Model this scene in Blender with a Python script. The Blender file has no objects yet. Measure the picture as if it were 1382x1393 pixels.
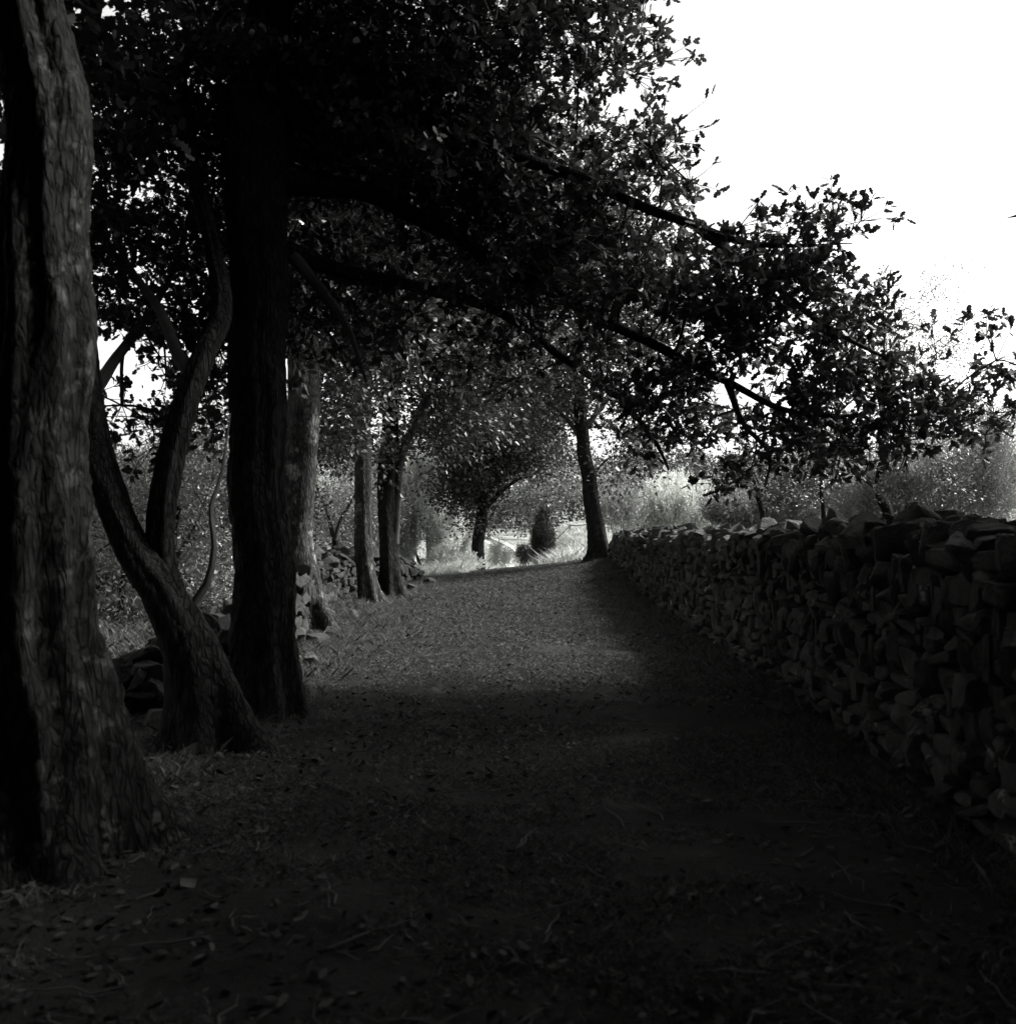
import bpy, bmesh, math
import numpy as np
from mathutils import Vector

S = bpy.context.scene
COL = S.collection
rng = np.random.default_rng(7)
R = math.radians

# ------------------------------------------------------------------ camera
F = 1300.0; CX = 691.0; CY = 696.5; EYE = 1.55        # focal length and centre in photo pixels, eye height in metres
cam = bpy.data.cameras.new('camera'); camo = bpy.data.objects.new('camera', cam); COL.objects.link(camo)
camo.location = (0, 0, EYE); camo.rotation_euler = (R(90), 0, 0)
cam.sensor_fit = 'HORIZONTAL'; cam.sensor_width = 36; cam.lens = 36 * F / 1382
cam.clip_start = 0.05; cam.clip_end = 3000
cam.dof.use_dof = True; cam.dof.focus_distance = 17; cam.dof.aperture_fstop = 3.0
S.camera = camo

# ------------------------------------------------------------------ sky, sun, exposure
SUN_EL, SUN_AZ = 43, 72                              # azimuth clockwise from +Y: to the right and a little ahead
w = bpy.data.worlds.new('World'); S.world = w; w.use_nodes = True
nt = w.node_tree; nt.nodes.clear()
sky = nt.nodes.new('ShaderNodeTexSky'); sky.sky_type = 'NISHITA'; sky.sun_disc = False
sky.sun_elevation = R(SUN_EL); sky.sun_rotation = R(SUN_AZ); sky.dust_density = 4.0; sky.air_density = 1.0
bw = nt.nodes.new('ShaderNodeRGBToBW'); bg = nt.nodes.new('ShaderNodeBackground'); wo = nt.nodes.new('ShaderNodeOutputWorld')
nt.links.new(sky.outputs[0], bw.inputs[0]); nt.links.new(bw.outputs[0], bg.inputs[0]); nt.links.new(bg.outputs[0], wo.inputs[0])
bg.inputs[1].default_value = 0.15
sun = bpy.data.lights.new('sun', 'SUN'); suno = bpy.data.objects.new('sun', sun); COL.objects.link(suno)
sun.energy = 4.2; sun.angle = R(18); sun.color = (1, 1, 0.985)
d = Vector((math.sin(R(SUN_AZ)) * math.cos(R(SUN_EL)), math.cos(R(SUN_AZ)) * math.cos(R(SUN_EL)), math.sin(R(SUN_EL))))
suno.rotation_euler = d.to_track_quat('Z', 'Y').to_euler(); suno.location = d * 60
vs = S.view_settings; vs.view_transform = 'Standard'; vs.look = 'None'; vs.gamma = 1; vs.exposure = 1.62
S.cycles.max_bounces = 5; S.cycles.diffuse_bounces = 3; S.cycles.glossy_bounces = 2; S.cycles.transmission_bounces = 3
S.cycles.use_denoising = True; S.cycles.denoiser = 'OPENIMAGEDENOISE'; S.cycles.denoising_input_passes = 'RGB_ALBEDO_NORMAL'; S.cycles.denoising_prefilter = 'ACCURATE'; S.cycles.sample_clamp_indirect = 2

# ------------------------------------------------------------------ helpers
def W(px, py, Y):
    "the point at distance Y seen at photo pixel px, py"
    return np.array([(px - CX) / F * Y, Y, EYE - (py - CY) / F * Y])

def sm(a, b, x):
    t = np.clip((x - a) / (b - a), 0, 1); return t * t * (3 - 2 * t)

def wob(x, y, f, seed=0):
    "smooth pseudo-noise in -1..1"
    r = np.random.default_rng(seed + 991); s = 0
    for k in range(5):
        a = r.uniform(0, 6.283); q = f * r.uniform(.6, 1.7)
        s = s + np.sin((x * math.cos(a) + y * math.sin(a)) * q + r.uniform(0, 6.283))
    return s / 3.2

PY = [-60, 0, 21, 25, 30, 38, 48, 60, 85, 120, 170, 230, 330, 900]
PZ = [0.2, 0, 0.0, -.03, -.75, -1.85, -1.45, -.85, .4, 2.4, 5.0, 5.5, 3, 0]
def ground(x, y):
    x = np.asarray(x, float); y = np.asarray(y, float)
    z = np.interp(y, PY, PZ)
    z = z + .11 * np.clip(x + 1.0, -2, 3.4) * sm(14, 23, y) * (1 - sm(27, 36, y))
    z = z + .35 * sm(2.6, 6, x) * (1 - sm(24, 34, y))                      # field behind the wall lies a little higher
    z = z + .22 * sm(-1.7, -3.2, x) * sm(7, 10, y) * (1 - sm(20, 27, y))   # bank on the left
    z = z + 2.1 * sm(.9, 3.2, x - .03 * (y - 46)) * (1 - .35 * sm(3.5, 9, x)) * sm(34, 46, y) * (1 - sm(50, 62, y)) * (1 - sm(14, 24, x))  # grassy bank beyond the crest
    z = z + 1.1 * np.exp(-((x + 4.2) / 2.6) ** 2 - ((y - 42) / 9.) ** 2)
    z = z + 1.0 * np.exp(-((x + 14) / 6) ** 2 - ((y - 38) / 12.) ** 2)
    near = 1 - sm(30, 60, y)
    z = z + near * (.030 * wob(x, y, 1.3, 1) + .012 * wob(x, y, 5, 2) + .006 * wob(x, y, 14, 3))
    z = z + (1 - near) * .35 * wob(x, y, .12, 4)
    return z

def mesh_np(name, verts, loops, sizes, mat, parent=None, smooth=False):
    me = bpy.data.meshes.new(name)
    verts = np.ascontiguousarray(verts, dtype=np.float32).reshape(-1); loops = np.ascontiguousarray(loops, dtype=np.int32).reshape(-1)
    sizes = np.ascontiguousarray(sizes, dtype=np.int32)
    me.vertices.add(len(verts) // 3); me.vertices.foreach_set('co', verts)
    me.loops.add(len(loops)); me.loops.foreach_set('vertex_index', loops)
    me.polygons.add(len(sizes)); st = np.concatenate([[0], np.cumsum(sizes)[:-1]]).astype(np.int32)
    me.polygons.foreach_set('loop_start', st)
    me.polygons.foreach_set('use_smooth', np.full(len(sizes), smooth))
    me.update(calc_edges=True); me.validate()
    o = bpy.data.objects.new(name, me); COL.objects.link(o); me.materials.append(mat)
    if parent: o.parent = parent; o.location = -np.array(parent.location)
    return o

class Geo:
    def __init__(s): s.v = []; s.l = []; s.n = []; s.c = 0
    def add(s, v, f):
        "v (n,3); f (m,k) faces"
        s.v.append(np.asarray(v, float)); f = np.asarray(f); s.l.append((f + s.c).reshape(-1)); s.n.append(np.full(len(f), f.shape[1])); s.c += len(v)
    def build(s, name, mat, parent=None, smooth=False):
        return mesh_np(name, np.concatenate(s.v), np.concatenate(s.l), np.concatenate(s.n), mat, parent, smooth)

def tag(o, label=None, cat=None, group=None, kind=None):
    if label: o['label'] = label
    if cat: o['category'] = cat
    if group: o['group'] = group
    if kind: o['kind'] = kind
    return o

def thing(name, label, cat, loc, group=None):
    o = bpy.data.objects.new(name, None); COL.objects.link(o); o.location = [float(a) for a in loc]; o.empty_display_size = .3
    return tag(o, label, cat, group)

# ------------------------------------------------------------------ materials
def mat(name, base, rough=.6, spec=.4, noise=None, bump=None, trans=0, obj_var=0, lichen=None):
    m = bpy.data.materials.new(name); m.use_nodes = True; t = m.node_tree; N = t.nodes; N.clear()
    out = N.new('ShaderNodeOutputMaterial'); p = N.new('ShaderNodeBsdfPrincipled')
    p.inputs['Roughness'].default_value = rough; p.inputs['Specular IOR Level'].default_value = spec
    tc = N.new('ShaderNodeTexCoord'); col = None
    if isinstance(base[0], (tuple, list)): c0, c1 = base
    else: c0 = c1 = base
    if obj_var:                                     # value varies leaf by leaf
        g = N.new('ShaderNodeNewGeometry'); rp = N.new('ShaderNodeValToRGB'); t.links.new(g.outputs['Random Per Island'], rp.inputs[0])
        rp.color_ramp.elements[0].color = (*c0, 1); rp.color_ramp.elements[1].color = (*c1, 1); col = rp.outputs[0]
    else:
        sc, de = noise or (4, 5)
        n = N.new('ShaderNodeTexNoise'); n.inputs['Scale'].default_value = sc; n.inputs['Detail'].default_value = de; n.inputs['Roughness'].default_value = .65
        t.links.new(tc.outputs['Object'], n.inputs[0])
        rp = N.new('ShaderNodeValToRGB'); t.links.new(n.outputs[0], rp.inputs[0])
        rp.color_ramp.elements[0].position = .32; rp.color_ramp.elements[1].position = .68
        rp.color_ramp.elements[0].color = (*c0, 1); rp.color_ramp.elements[1].color = (*c1, 1); col = rp.outputs[0]
    if lichen:
        lc, ls, lo = lichen
        n2 = N.new('ShaderNodeTexNoise'); n2.inputs['Scale'].default_value = ls; n2.inputs['Detail'].default_value = 7; n2.inputs['Roughness'].default_value = .7
        t.links.new(tc.outputs['Object'], n2.inputs[0])
        r2 = N.new('ShaderNodeValToRGB'); t.links.new(n2.outputs[0], r2.inputs[0]); r2.color_ramp.elements[0].position = lo; r2.color_ramp.elements[1].position = lo + .06
        mx = N.new('ShaderNodeMixRGB'); t.links.new(r2.outputs[0], mx.inputs[0]); t.links.new(col, mx.inputs[1]); mx.inputs[2].default_value = (*lc, 1); col = mx.outputs[0]
    if bump and bump[2] != 1:                        # deep dark furrows running along the bark
        mp = N.new('ShaderNodeMapping'); mp.inputs['Scale'].default_value = (1, 1, .30); t.links.new(tc.outputs['Object'], mp.inputs[0])
        nd = N.new('ShaderNodeTexNoise'); nd.inputs['Scale'].default_value = 9; nd.inputs['Detail'].default_value = 6; t.links.new(mp.outputs[0], nd.inputs[0])
        ad = N.new('ShaderNodeVectorMath'); ad.operation = 'MULTIPLY_ADD'; t.links.new(nd.outputs['Color'], ad.inputs[0]); ad.inputs[1].default_value = (.09, .09, .12); t.links.new(mp.outputs[0], ad.inputs[2])
        vo = N.new('ShaderNodeTexVoronoi'); vo.feature = 'DISTANCE_TO_EDGE'; vo.inputs['Scale'].default_value = 26; t.links.new(ad.outputs[0], vo.inputs['Vector'])
        r3 = N.new('ShaderNodeValToRGB'); t.links.new(vo.outputs['Distance'], r3.inputs[0]); r3.color_ramp.elements[0].color = (.38, .38, .38, 1); r3.color_ramp.elements[1].position = .26
        m3 = N.new('ShaderNodeMixRGB'); m3.blend_type = 'MULTIPLY'; m3.inputs[0].default_value = 1; t.links.new(col, m3.inputs[1]); t.links.new(r3.outputs[0], m3.inputs[2]); col = m3.outputs[0]
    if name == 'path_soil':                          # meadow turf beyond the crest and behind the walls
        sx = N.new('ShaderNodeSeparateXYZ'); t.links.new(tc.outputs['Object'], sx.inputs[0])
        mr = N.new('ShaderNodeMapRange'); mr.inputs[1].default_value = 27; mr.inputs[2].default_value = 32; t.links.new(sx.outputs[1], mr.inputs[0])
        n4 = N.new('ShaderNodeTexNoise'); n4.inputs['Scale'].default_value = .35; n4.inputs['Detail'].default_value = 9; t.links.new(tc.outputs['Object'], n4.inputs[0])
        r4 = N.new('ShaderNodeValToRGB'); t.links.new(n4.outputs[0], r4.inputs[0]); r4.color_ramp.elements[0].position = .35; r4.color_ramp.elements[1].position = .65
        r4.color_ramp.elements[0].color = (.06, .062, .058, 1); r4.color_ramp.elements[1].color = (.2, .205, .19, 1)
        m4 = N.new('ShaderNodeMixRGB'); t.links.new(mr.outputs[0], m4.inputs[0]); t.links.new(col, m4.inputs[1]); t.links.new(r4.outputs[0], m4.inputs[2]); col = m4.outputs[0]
    t.links.new(col, p.inputs['Base Color'])
    if bump:
        bs, bstr, stretch = bump
        mp = N.new('ShaderNodeMapping'); mp.inputs['Scale'].default_value = (1, 1, stretch); t.links.new(tc.outputs['Object'], mp.inputs[0])
        nb = N.new('ShaderNodeTexNoise'); nb.inputs['Scale'].default_value = bs; nb.inputs['Detail'].default_value = 8; nb.inputs['Roughness'].default_value = .7
        t.links.new(mp.outputs[0], nb.inputs[0]); b = N.new('ShaderNodeBump'); b.inputs['Strength'].default_value = bstr; b.inputs['Distance'].default_value = .04
        t.links.new(nb.outputs[0], b.inputs['Height']); 
        if bump[2] != 1:
            b2 = N.new('ShaderNodeBump'); b2.inputs['Strength'].default_value = 1; b2.inputs['Distance'].default_value = .012
            t.links.new(r3.outputs[0], b2.inputs['Height']); t.links.new(b.outputs[0], b2.inputs['Normal']); b = b2
        t.links.new(b.outputs[0], p.inputs['Normal'])
    if trans:
        tr = N.new('ShaderNodeBsdfTranslucent'); t.links.new(col, tr.inputs[0]); ms = N.new('ShaderNodeMixShader'); ms.inputs[0].default_value = trans
        t.links.new(p.outputs[0], ms.inputs[1]); t.links.new(tr.outputs[0], ms.inputs[2]); t.links.new(ms.outputs[0], out.inputs[0])
    else: t.links.new(p.outputs[0], out.inputs[0])
    return m
def g(v): return (v, v * 1.02, v * .965)
M = dict(
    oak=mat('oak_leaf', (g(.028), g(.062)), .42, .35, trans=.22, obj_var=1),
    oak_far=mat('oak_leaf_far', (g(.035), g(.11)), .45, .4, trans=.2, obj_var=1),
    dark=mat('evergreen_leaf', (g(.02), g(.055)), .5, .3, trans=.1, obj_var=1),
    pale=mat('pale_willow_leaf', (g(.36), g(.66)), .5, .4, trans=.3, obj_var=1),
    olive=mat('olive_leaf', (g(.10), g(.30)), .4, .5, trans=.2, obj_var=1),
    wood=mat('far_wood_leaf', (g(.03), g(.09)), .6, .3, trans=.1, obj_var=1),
    bark=mat('dark_oak_bark', (g(.010), g(.030)), .9, .06, (7, 6), (16, 1.0, .22)),
    bark_n=mat('near_oak_bark', (g(.008), g(.026)), .9, .05, (7, 6), (16, 1.0, .25), lichen=(g(.055), 5.5, .55)),
    bark_l=mat('lichened_bark', (g(.018), g(.06)), .9, .1, (7, 6), (16, 1.0, .25), lichen=(g(.17), 3.2, .56)),
    twig=mat('twig_bark', (g(.03), g(.06)), .8, .2),
    stone_m=mat('mossy_stone', (g(.012), g(.036)), .9, .2, (5, 7), (14, .7, 1), lichen=(g(.09), 4.5, .66)),
    stone=mat('field_stone', (g(.022), g(.085)), .9, .1, (5, 7), (14, .7, 1), lichen=(g(.25), 4.5, .62)),
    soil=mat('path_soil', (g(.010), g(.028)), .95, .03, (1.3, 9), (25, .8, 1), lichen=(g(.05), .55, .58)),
    grass=mat('short_grass', (g(.018), g(.12)), .7, .08, trans=.2, obj_var=1),
    hay=mat('dry_grass', (g(.22), g(.55)), .6, .3, trans=.3, obj_var=1),
    litter=mat('dead_leaf', (g(.006), g(.045)), .8, .06, obj_var=1),
    track=mat('track_earth', (g(.24), g(.34)), .95, .1, (3, 6), (20, .4, 1)),
    post=mat('weathered_post', (g(.2), g(.35)), .9, .2, (6, 6), (20, .6, .2)),
)

# ------------------------------------------------------------------ leaves
KITE = np.array([[0, 0], [.5, .42], [0, 1], [-.5, .42]])
OAK = np.array([[0, 0], [.14, .14], [.34, .26], [.22, .38], [.5, .55], [.3, .66], [.38, .86], [.1, 1.0],
                [-.1, 1.0], [-.38, .82], [-.28, .64], [-.5, .5], [-.22, .36], [-.32, .22], [-.12, .1]])
def unit(a): return a / np.maximum(np.linalg.norm(a, axis=-1, keepdims=True), 1e-9)
def leaves(G, P, D, Nn, ln, wd, shape):
    "P base points, D length direction, Nn approx normal, ln lengths, wd widths"
    D = unit(D); X = unit(np.cross(D, Nn)); n = len(P); k = len(shape)
    v = P[:, None, :] + X[:, None, :] * (shape[None, :, 0:1] * wd[:, None, None]) + D[:, None, :] * (shape[None, :, 1:2] * ln[:, None, None])
    if k == 4:
        v[:, 1] += (Nn * wd[:, None] * .12); v[:, 3] += (Nn * wd[:, None] * .12)
    G.add(v.reshape(-1, 3), np.arange(n * k).reshape(n, k))

def sample_lobes(lobes, dens):
    out = []
    for L in lobes:
        c, r, k = L
        vol = 4.19 * r[0] * r[1] * r[2]; n = max(4, int(vol * dens * k))
        u = unit(rng.normal(size=(n, 3))) * (rng.uniform(0, 1, (n, 1)) ** .42)
        out.append(np.array(c) + u * np.array(r))
    return np.concatenate(out)

def tube(G, pts, rad, k=6, cap=False):
    pts = np.asarray(pts, float); rad = np.asarray(rad, float); n = len(pts)
    T = unit(np.gradient(pts, axis=0)); a = np.array([0, 0, 1.0]) if abs(T[0, 2]) < .9 else np.array([0, 1.0, 0])
    X = np.zeros_like(T); X[0] = unit(np.cross(T[0], a))
    for i in range(1, n): X[i] = unit(X[i - 1] - T[i] * np.dot(X[i - 1], T[i]))
    Y = np.cross(T, X); th = np.arange(k) / k * 2 * np.pi
    rr = rad[:, None] if rad.ndim == 1 else rad
    ring = pts[:, None, :] + (X[:, None, :] * np.cos(th)[None, :, None] + Y[:, None, :] * np.sin(th)[None, :, None]) * rr[:, :, None]
    i = np.arange(n - 1)[:, None] * k; j = np.arange(k)[None, :]; j2 = (j + 1) % k
    f = np.stack([i + j, i + j2, i + k + j2, i + k + j], -1).reshape(-1, 4)
    G.add(ring.reshape(-1, 3), f)
    return X, Y

def spline(pts, step):
    "Catmull-Rom through pts (x,y,z,r)"
    p = np.asarray(pts, float); p = np.vstack([2 * p[0] - p[1], p, 2 * p[-1] - p[-2]]); out = []
    for i in range(1, len(p) - 2):
        n = max(2, int(np.linalg.norm(p[i + 1, :3] - p[i, :3]) / step)); t = (np.arange(n) / n)[:, None]
        out.append(.5 * ((2 * p[i]) + (-p[i - 1] + p[i + 1]) * t + (2 * p[i - 1] - 5 * p[i] + 4 * p[i + 1] - p[i + 2]) * t ** 2 + (-p[i - 1] + 3 * p[i] - 3 * p[i + 1] + p[i + 2]) * t ** 3))
    out.append(p[-2][None]); return np.concatenate(out)

def stem(G, pts, flare=0, k=24, step=.06, seed=0, rough=.07, roots=5):
    s = spline(pts, step); P = s[:, :3]; r = np.maximum(s[:, 3], .004)
    r_ = np.random.default_rng(seed); th = np.arange(k) / k * 2 * np.pi
    P = P.copy(); lc = np.concatenate([[0], np.cumsum(np.linalg.norm(np.diff(P, axis=0), axis=1))])
    for q in range(5):
        f = r_.uniform(1.2, 7); P += np.outer(np.sin(lc * f + r_.uniform(0, 6.3)) * np.minimum(lc, .5) * .055 / (1 + f * .35), unit(r_.normal(size=3)))
    L = np.concatenate([[0], np.cumsum(np.linalg.norm(np.diff(P, axis=0), axis=1))])[:, None]
    rr = r[:, None] * np.ones((1, k))
    for q in range(7):                                    # lumps and flutes running along the stem
        m = r_.integers(1, 9); rr = rr * (1 + rough * .6 * np.sin(m * th[None] + L * r_.uniform(-2.5, 2.5) / (1 + 2 * r[0]) + r_.uniform(0, 6.3)) * np.sin(L * r_.uniform(.5, 3) + r_.uniform(0, 6.3)))
    if k > 20:
        rr = rr * (1 + rough * .55 * r_.normal(size=rr.shape).cumsum(0) / np.sqrt(np.arange(1, len(r) + 1))[:, None] * .4 + rough * .35 * r_.normal(size=rr.shape))
    if flare:
        e = np.exp(-L / .22) + .35 * np.exp(-L / .7); lob = .55 + .45 * np.cos(roots * th[None] + r_.uniform(0, 6.3)) + .3 * np.cos((roots - 2) * th[None] + r_.uniform(0, 6.3))
        rr = rr * (1 + flare * e * np.clip(lob, .12, 2))
    tube(G, P, rr, k); return s

def tree(name, label, cat, base, stems, lobes, dens=22, per=24, leaf=(.085, .055), sig=.17, lm='oak', bm='bark', shape=None, group=None,
         flare=.9, seed=0, twig_r=.004, attach=(0, 1), crown_label=None, twigs=True, k=28, up=.15, drop=None, sub=0):
    global rng
    rng = np.random.default_rng(seed + 100)
    root = thing(name, label, cat, base, group); sk = []
    G = Geo(); Gb = Geo(); nb = 0
    for i, s in enumerate(stems):
        a = np.asarray(s, float); main = (i == 0) or a[0, 2] < base[2] + .6
        sp = stem(G if main or a[0, 3] > .085 else Gb, a, flare if i == 0 else 0, k if main else max(8, k // 2), step=.05 if main else .09, seed=seed * 13 + i)
        if not (main or a[0, 3] > .085): nb += 1
        h = sp[:, 2] > base[2] + attach[0]; sk.append(sp[h][::3])
    tr = G.build('trunk', M[bm], root, True)
    C = sample_lobes(lobes, dens)
    if drop is not None: C = C[~drop(C)]
    if len(C) == 0: return root
    K = np.concatenate(sk); nodes = K[:, :3]
    # connect every leafy spray to the nearest wood, nearest first, so that twigs branch
    d0 = np.min(np.linalg.norm(C[:, None, :] - nodes[None, ::2, :], axis=2), axis=1); C = C[np.argsort(d0)]
    n = len(C); allp = np.vstack([nodes, C]); m0 = len(nodes); par = np.zeros(n, int); lvl = np.zeros(len(allp))
    for i in range(n):
        dd = np.linalg.norm(allp[:m0 + i] - C[i], axis=1) + .12 * lvl[:m0 + i]; j = int(np.argmin(dd)); par[i] = j; lvl[m0 + i] = lvl[j] + 1
    cnt = np.ones(len(allp))
    for i in range(n - 1, -1, -1): cnt[par[i]] += cnt[m0 + i]
    if twigs:
        for i in range(n):
            a = allp[par[i]]; b = C[i]; L = np.linalg.norm(b - a); mid = (a + b) / 2 + rng.normal(size=3) * L * .09 + np.array([0, 0, L * .05])
            rb = min(max(twig_r * cnt[m0 + i] ** .46, .0055), .06); ra = min(rb * 1.25, .07)
            t = np.linspace(0, 1, 5)[:, None]; q = (1 - t) ** 2 * a + 2 * t * (1 - t) * mid + t ** 2 * b
            tube(Gb, q, np.linspace(ra, rb, 5), 5)
    if sub:                                               # side shoots, each carrying a rosette of leaves
        axs = unit(C - allp[par]); sc = rng.normal(size=(n, sub, 3)) * sig * rng.uniform(.6, 1.3, (n, 1, 1)) * np.array([1, 1, .7]); sc *= np.minimum(1, 1.5 * sig / np.maximum(np.linalg.norm(sc, axis=2, keepdims=True), 1e-6)); sc = sc + axs[:, None] * rng.uniform(-.5, 1.5, (n, sub, 1)) * sig
        for i in range(n):
            for q in range(sub): tube(Gb, [C[i], C[i] + sc[i, q] * .55 + rng.normal(size=3) * .01, C[i] + sc[i, q]], [.005, .004, .0025], 3)
    if Gb.c: Gb.build('branches', M['twig'], root, True)
    # leaves round every spray
    Gl = Geo(); ax = unit(C - allp[par]); rep = np.repeat(np.arange(n), per); N = len(rep)
    size = rng.uniform(.6, 1.35, n)[rep][:, None]
    off = rng.normal(size=(N, 3)) * sig * size * np.array([1, 1, .62]) + ax[rep] * rng.uniform(-.6, 1.4, (N, 1)) * sig
    if sub:
        sh = rng.integers(0, sub, N); cen = sc[rep, sh]; rad = unit(rng.normal(size=(N, 3)) + unit(cen) * .8); off = cen * rng.uniform(.72, 1.04, (N, 1)) + rad * .012
        P = C[rep] + off; D = rad
    else:
      P = C[rep] + off
      D = unit(off + rng.normal(size=(N, 3)) * sig * .8 + ax[rep] * sig * .5 + np.array([0, 0, up * sig]))
    Nn = unit(np.array([0, 0, 1.]) + rng.normal(size=(N, 3)) * .75)
    ln = leaf[0] * rng.uniform(.6, 1.25, N); wd = leaf[1] * rng.uniform(.6, 1.2, N)
    leaves(Gl, P, D, Nn, ln, wd, KITE if shape is None else shape)
    c = Gl.build('crown', M[lm], root)
    if crown_label: c['label'] = crown_label
    return root

def shrub(name, label, base, lobes, nshoot, slen=(.5, 1.1), lv=14, leaf=(.07, .02), lm='pale', upb=1.0, spread=1.0, group=None, seed=0, cat='shrub', nst=7, shape=None, fill=.5, st_r=.03):
    r = np.random.default_rng(seed + 500); base = np.asarray(base, float); root = thing(name, label, cat, base, group)
    vol = np.array([L[1][0] * L[1][1] * L[1][2] * L[2] for L in lobes]); ch = r.choice(len(lobes), nshoot, p=vol / vol.sum())
    c = np.array([L[0] for L in lobes])[ch]; rr = np.array([L[1] for L in lobes])[ch]
    u = unit(r.normal(size=(nshoot, 3))) * (r.uniform(0, 1, (nshoot, 1)) ** fill); P0 = c + u * rr
    if nshoot > 1000 and cat == 'shrub':              # gather the shoots into separate leafy masses
        nc = max(8, nshoot // 75); cc = r.choice(nshoot, nc, replace=False); ctr = P0[cc]; a = r.integers(0, nc, nshoot); q = r.random(nshoot) < .82
        P0[q] = ctr[a[q]] + r.normal(size=(int(q.sum()), 3)) * rr[cc][a[q]] * .13
    D = unit(unit(P0 - base) * .7 * spread + u * .6 + np.array([0, 0, upb]) + r.normal(size=(nshoot, 3)) * .3)
    L = r.uniform(*slen, nshoot); rep = np.repeat(np.arange(nshoot), lv); t = np.tile(np.arange(lv) / lv, nshoot)
    P = P0[rep] + D[rep] * (L[rep] * t)[:, None] + r.normal(size=(len(rep), 3)) * .022
    gz = ground(P[:, 0], P[:, 1]); P[:, 2] = np.maximum(P[:, 2], gz + .03)
    LD = unit(D[rep] + r.normal(size=(len(rep), 3)) * .45); G = Geo()
    leaves(G, P, LD, unit(r.normal(size=(len(rep), 3)) + np.array([0, -.3, .5])), leaf[0] * r.uniform(.6, 1.3, len(rep)), leaf[1] * r.uniform(.7, 1.2, len(rep)), KITE if shape is None else shape)
    G.build('foliage', M[lm], root)
    Gs = Geo()
    for i in range(nst):
        a = base + np.array([r.normal() * .12, r.normal() * .12, -.15]); b = c[r.integers(len(c))] + unit(r.normal(size=3)) * rr[0] * .5; m = (a + b) / 2 + r.normal(size=3) * .2
        t = np.linspace(0, 1, 9)[:, None]; tube(Gs, (1 - t) ** 2 * a + 2 * t * (1 - t) * m + t ** 2 * b, np.linspace(st_r, st_r * .25, 9), 6)
    Gs.build('stems', M['twig'], root, True)
    return root

def LB(px, py, Y, rx, ry, rd, k=1.0):
    "crown lobe: centre seen at px,py at distance Y; rx, ry given in photo pixels at that distance, rd in metres"
    return (W(px, py, Y), (rx / F * Y, rd, ry / F * Y), k)
def LW(x, y, z, rx, ry, rz, k=1.0): return (np.array([x, y, z]), (rx, ry, rz), k)
def ST(*p):
    "stem through (px, py, Y, radius)"
    return [list(W(a, b, c)) + [r] for a, b, c, r in p]

# ------------------------------------------------------------------ ground
def axis(lo, hi, fine_lo, fine_hi, df, grow):
    a = list(np.arange(fine_lo, fine_hi, df)); s = df; x = fine_hi
    while x < hi: a.append(x); s *= grow; x += s
    a.append(hi); s = df; x = fine_lo - df; b = []
    while x > lo: b.append(x); s *= grow; x -= s
    b.append(lo); return np.array(b[::-1] + a)
xs = axis(-420, 420, -5, 4, .07, 1.07); ys = axis(-50, 900, 1.5, 27, .08, 1.03)
XX, YY = np.meshgrid(xs, ys); nx, ny = len(xs), len(ys)
V = np.stack([XX, YY, ground(XX, YY)], -1).reshape(-1, 3)
i = np.arange(ny - 1)[:, None] * nx; j = np.arange(nx - 1)[None, :]
Fq = np.stack([i + j, i + j + 1, i + nx + j + 1, i + nx + j], -1).reshape(-1, 4)
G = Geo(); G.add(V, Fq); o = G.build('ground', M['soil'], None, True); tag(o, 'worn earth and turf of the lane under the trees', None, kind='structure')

# far track with two pale ruts winding away beyond the crest
def strip(name, line, wd, m, lift=.015):
    s = spline([list(p) + [0] for p in line], .5)[:, :3]; T = unit(np.gradient(s, axis=0)); Nn = np.stack([T[:, 1], -T[:, 0]], -1)
    cols = []
    for u in np.linspace(-.5, .5, 5):
        q = s[:, :2] + Nn * wd * u; cols.append(np.column_stack([q, ground(q[:, 0], q[:, 1]) + lift]))
    V = np.stack(cols, 1).reshape(-1, 3); n = len(s); i = np.arange(n - 1)[:, None] * 5; j = np.arange(4)[None, :]
    G = Geo(); G.add(V, np.stack([i + j, i + j + 1, i + 6 + j, i + 5 + j], -1).reshape(-1, 4))
    o = G.build(name, M[m], None, True); return tag(o, 'pale wheel rut of the farm track winding away below the crest', None, kind='structure')
tl = [(1.0, 38), (.85, 44), (.6, 50), (.2, 56), (-.8, 64), (-3.0, 75), (-8, 92)]
for off in (-.5, .5): strip('farm_track', [(x + off, y, 0) for x, y in tl], .42, 'track', .03)

# ------------------------------------------------------------------ rocks
def proto_rocks(n, seed):
    "angular field stones: a ball cut by random planes"
    r = np.random.default_rng(seed); out = []
    for q in range(n):
        bm = bmesh.new(); bmesh.ops.create_icosphere(bm, subdivisions=3, radius=1.35); bm.verts.ensure_lookup_table()
        v = np.array([x.co[:] for x in bm.verts]); f = np.array([[x.index for x in fa.verts] for fa in bm.faces]); bm.free()
        N = [np.array(a, float) for a in ((1, 0, 0), (-1, 0, 0), (0, 1, 0), (0, -1, 0), (0, 0, 1), (0, 0, -1))] + [unit(r.normal(size=3)) for _ in range(7)]
        for k, nn in enumerate(N):
            nn = unit(nn + r.normal(size=3) * .16); dd = r.uniform(.72, 1.0) if k < 6 else r.uniform(.8, 1.15)
            v = v - np.outer(np.maximum(0, v @ nn - dd), nn)
        v = v * (1 + .03 * np.sin(v[:, :1] * 5 + q) * np.sin(v[:, 1:2] * 6 + 2 * q)) + .012 * r.normal(size=v.shape)
        out.append((v, f))
    return out
ROCKS = proto_rocks(18, 5)
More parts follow.
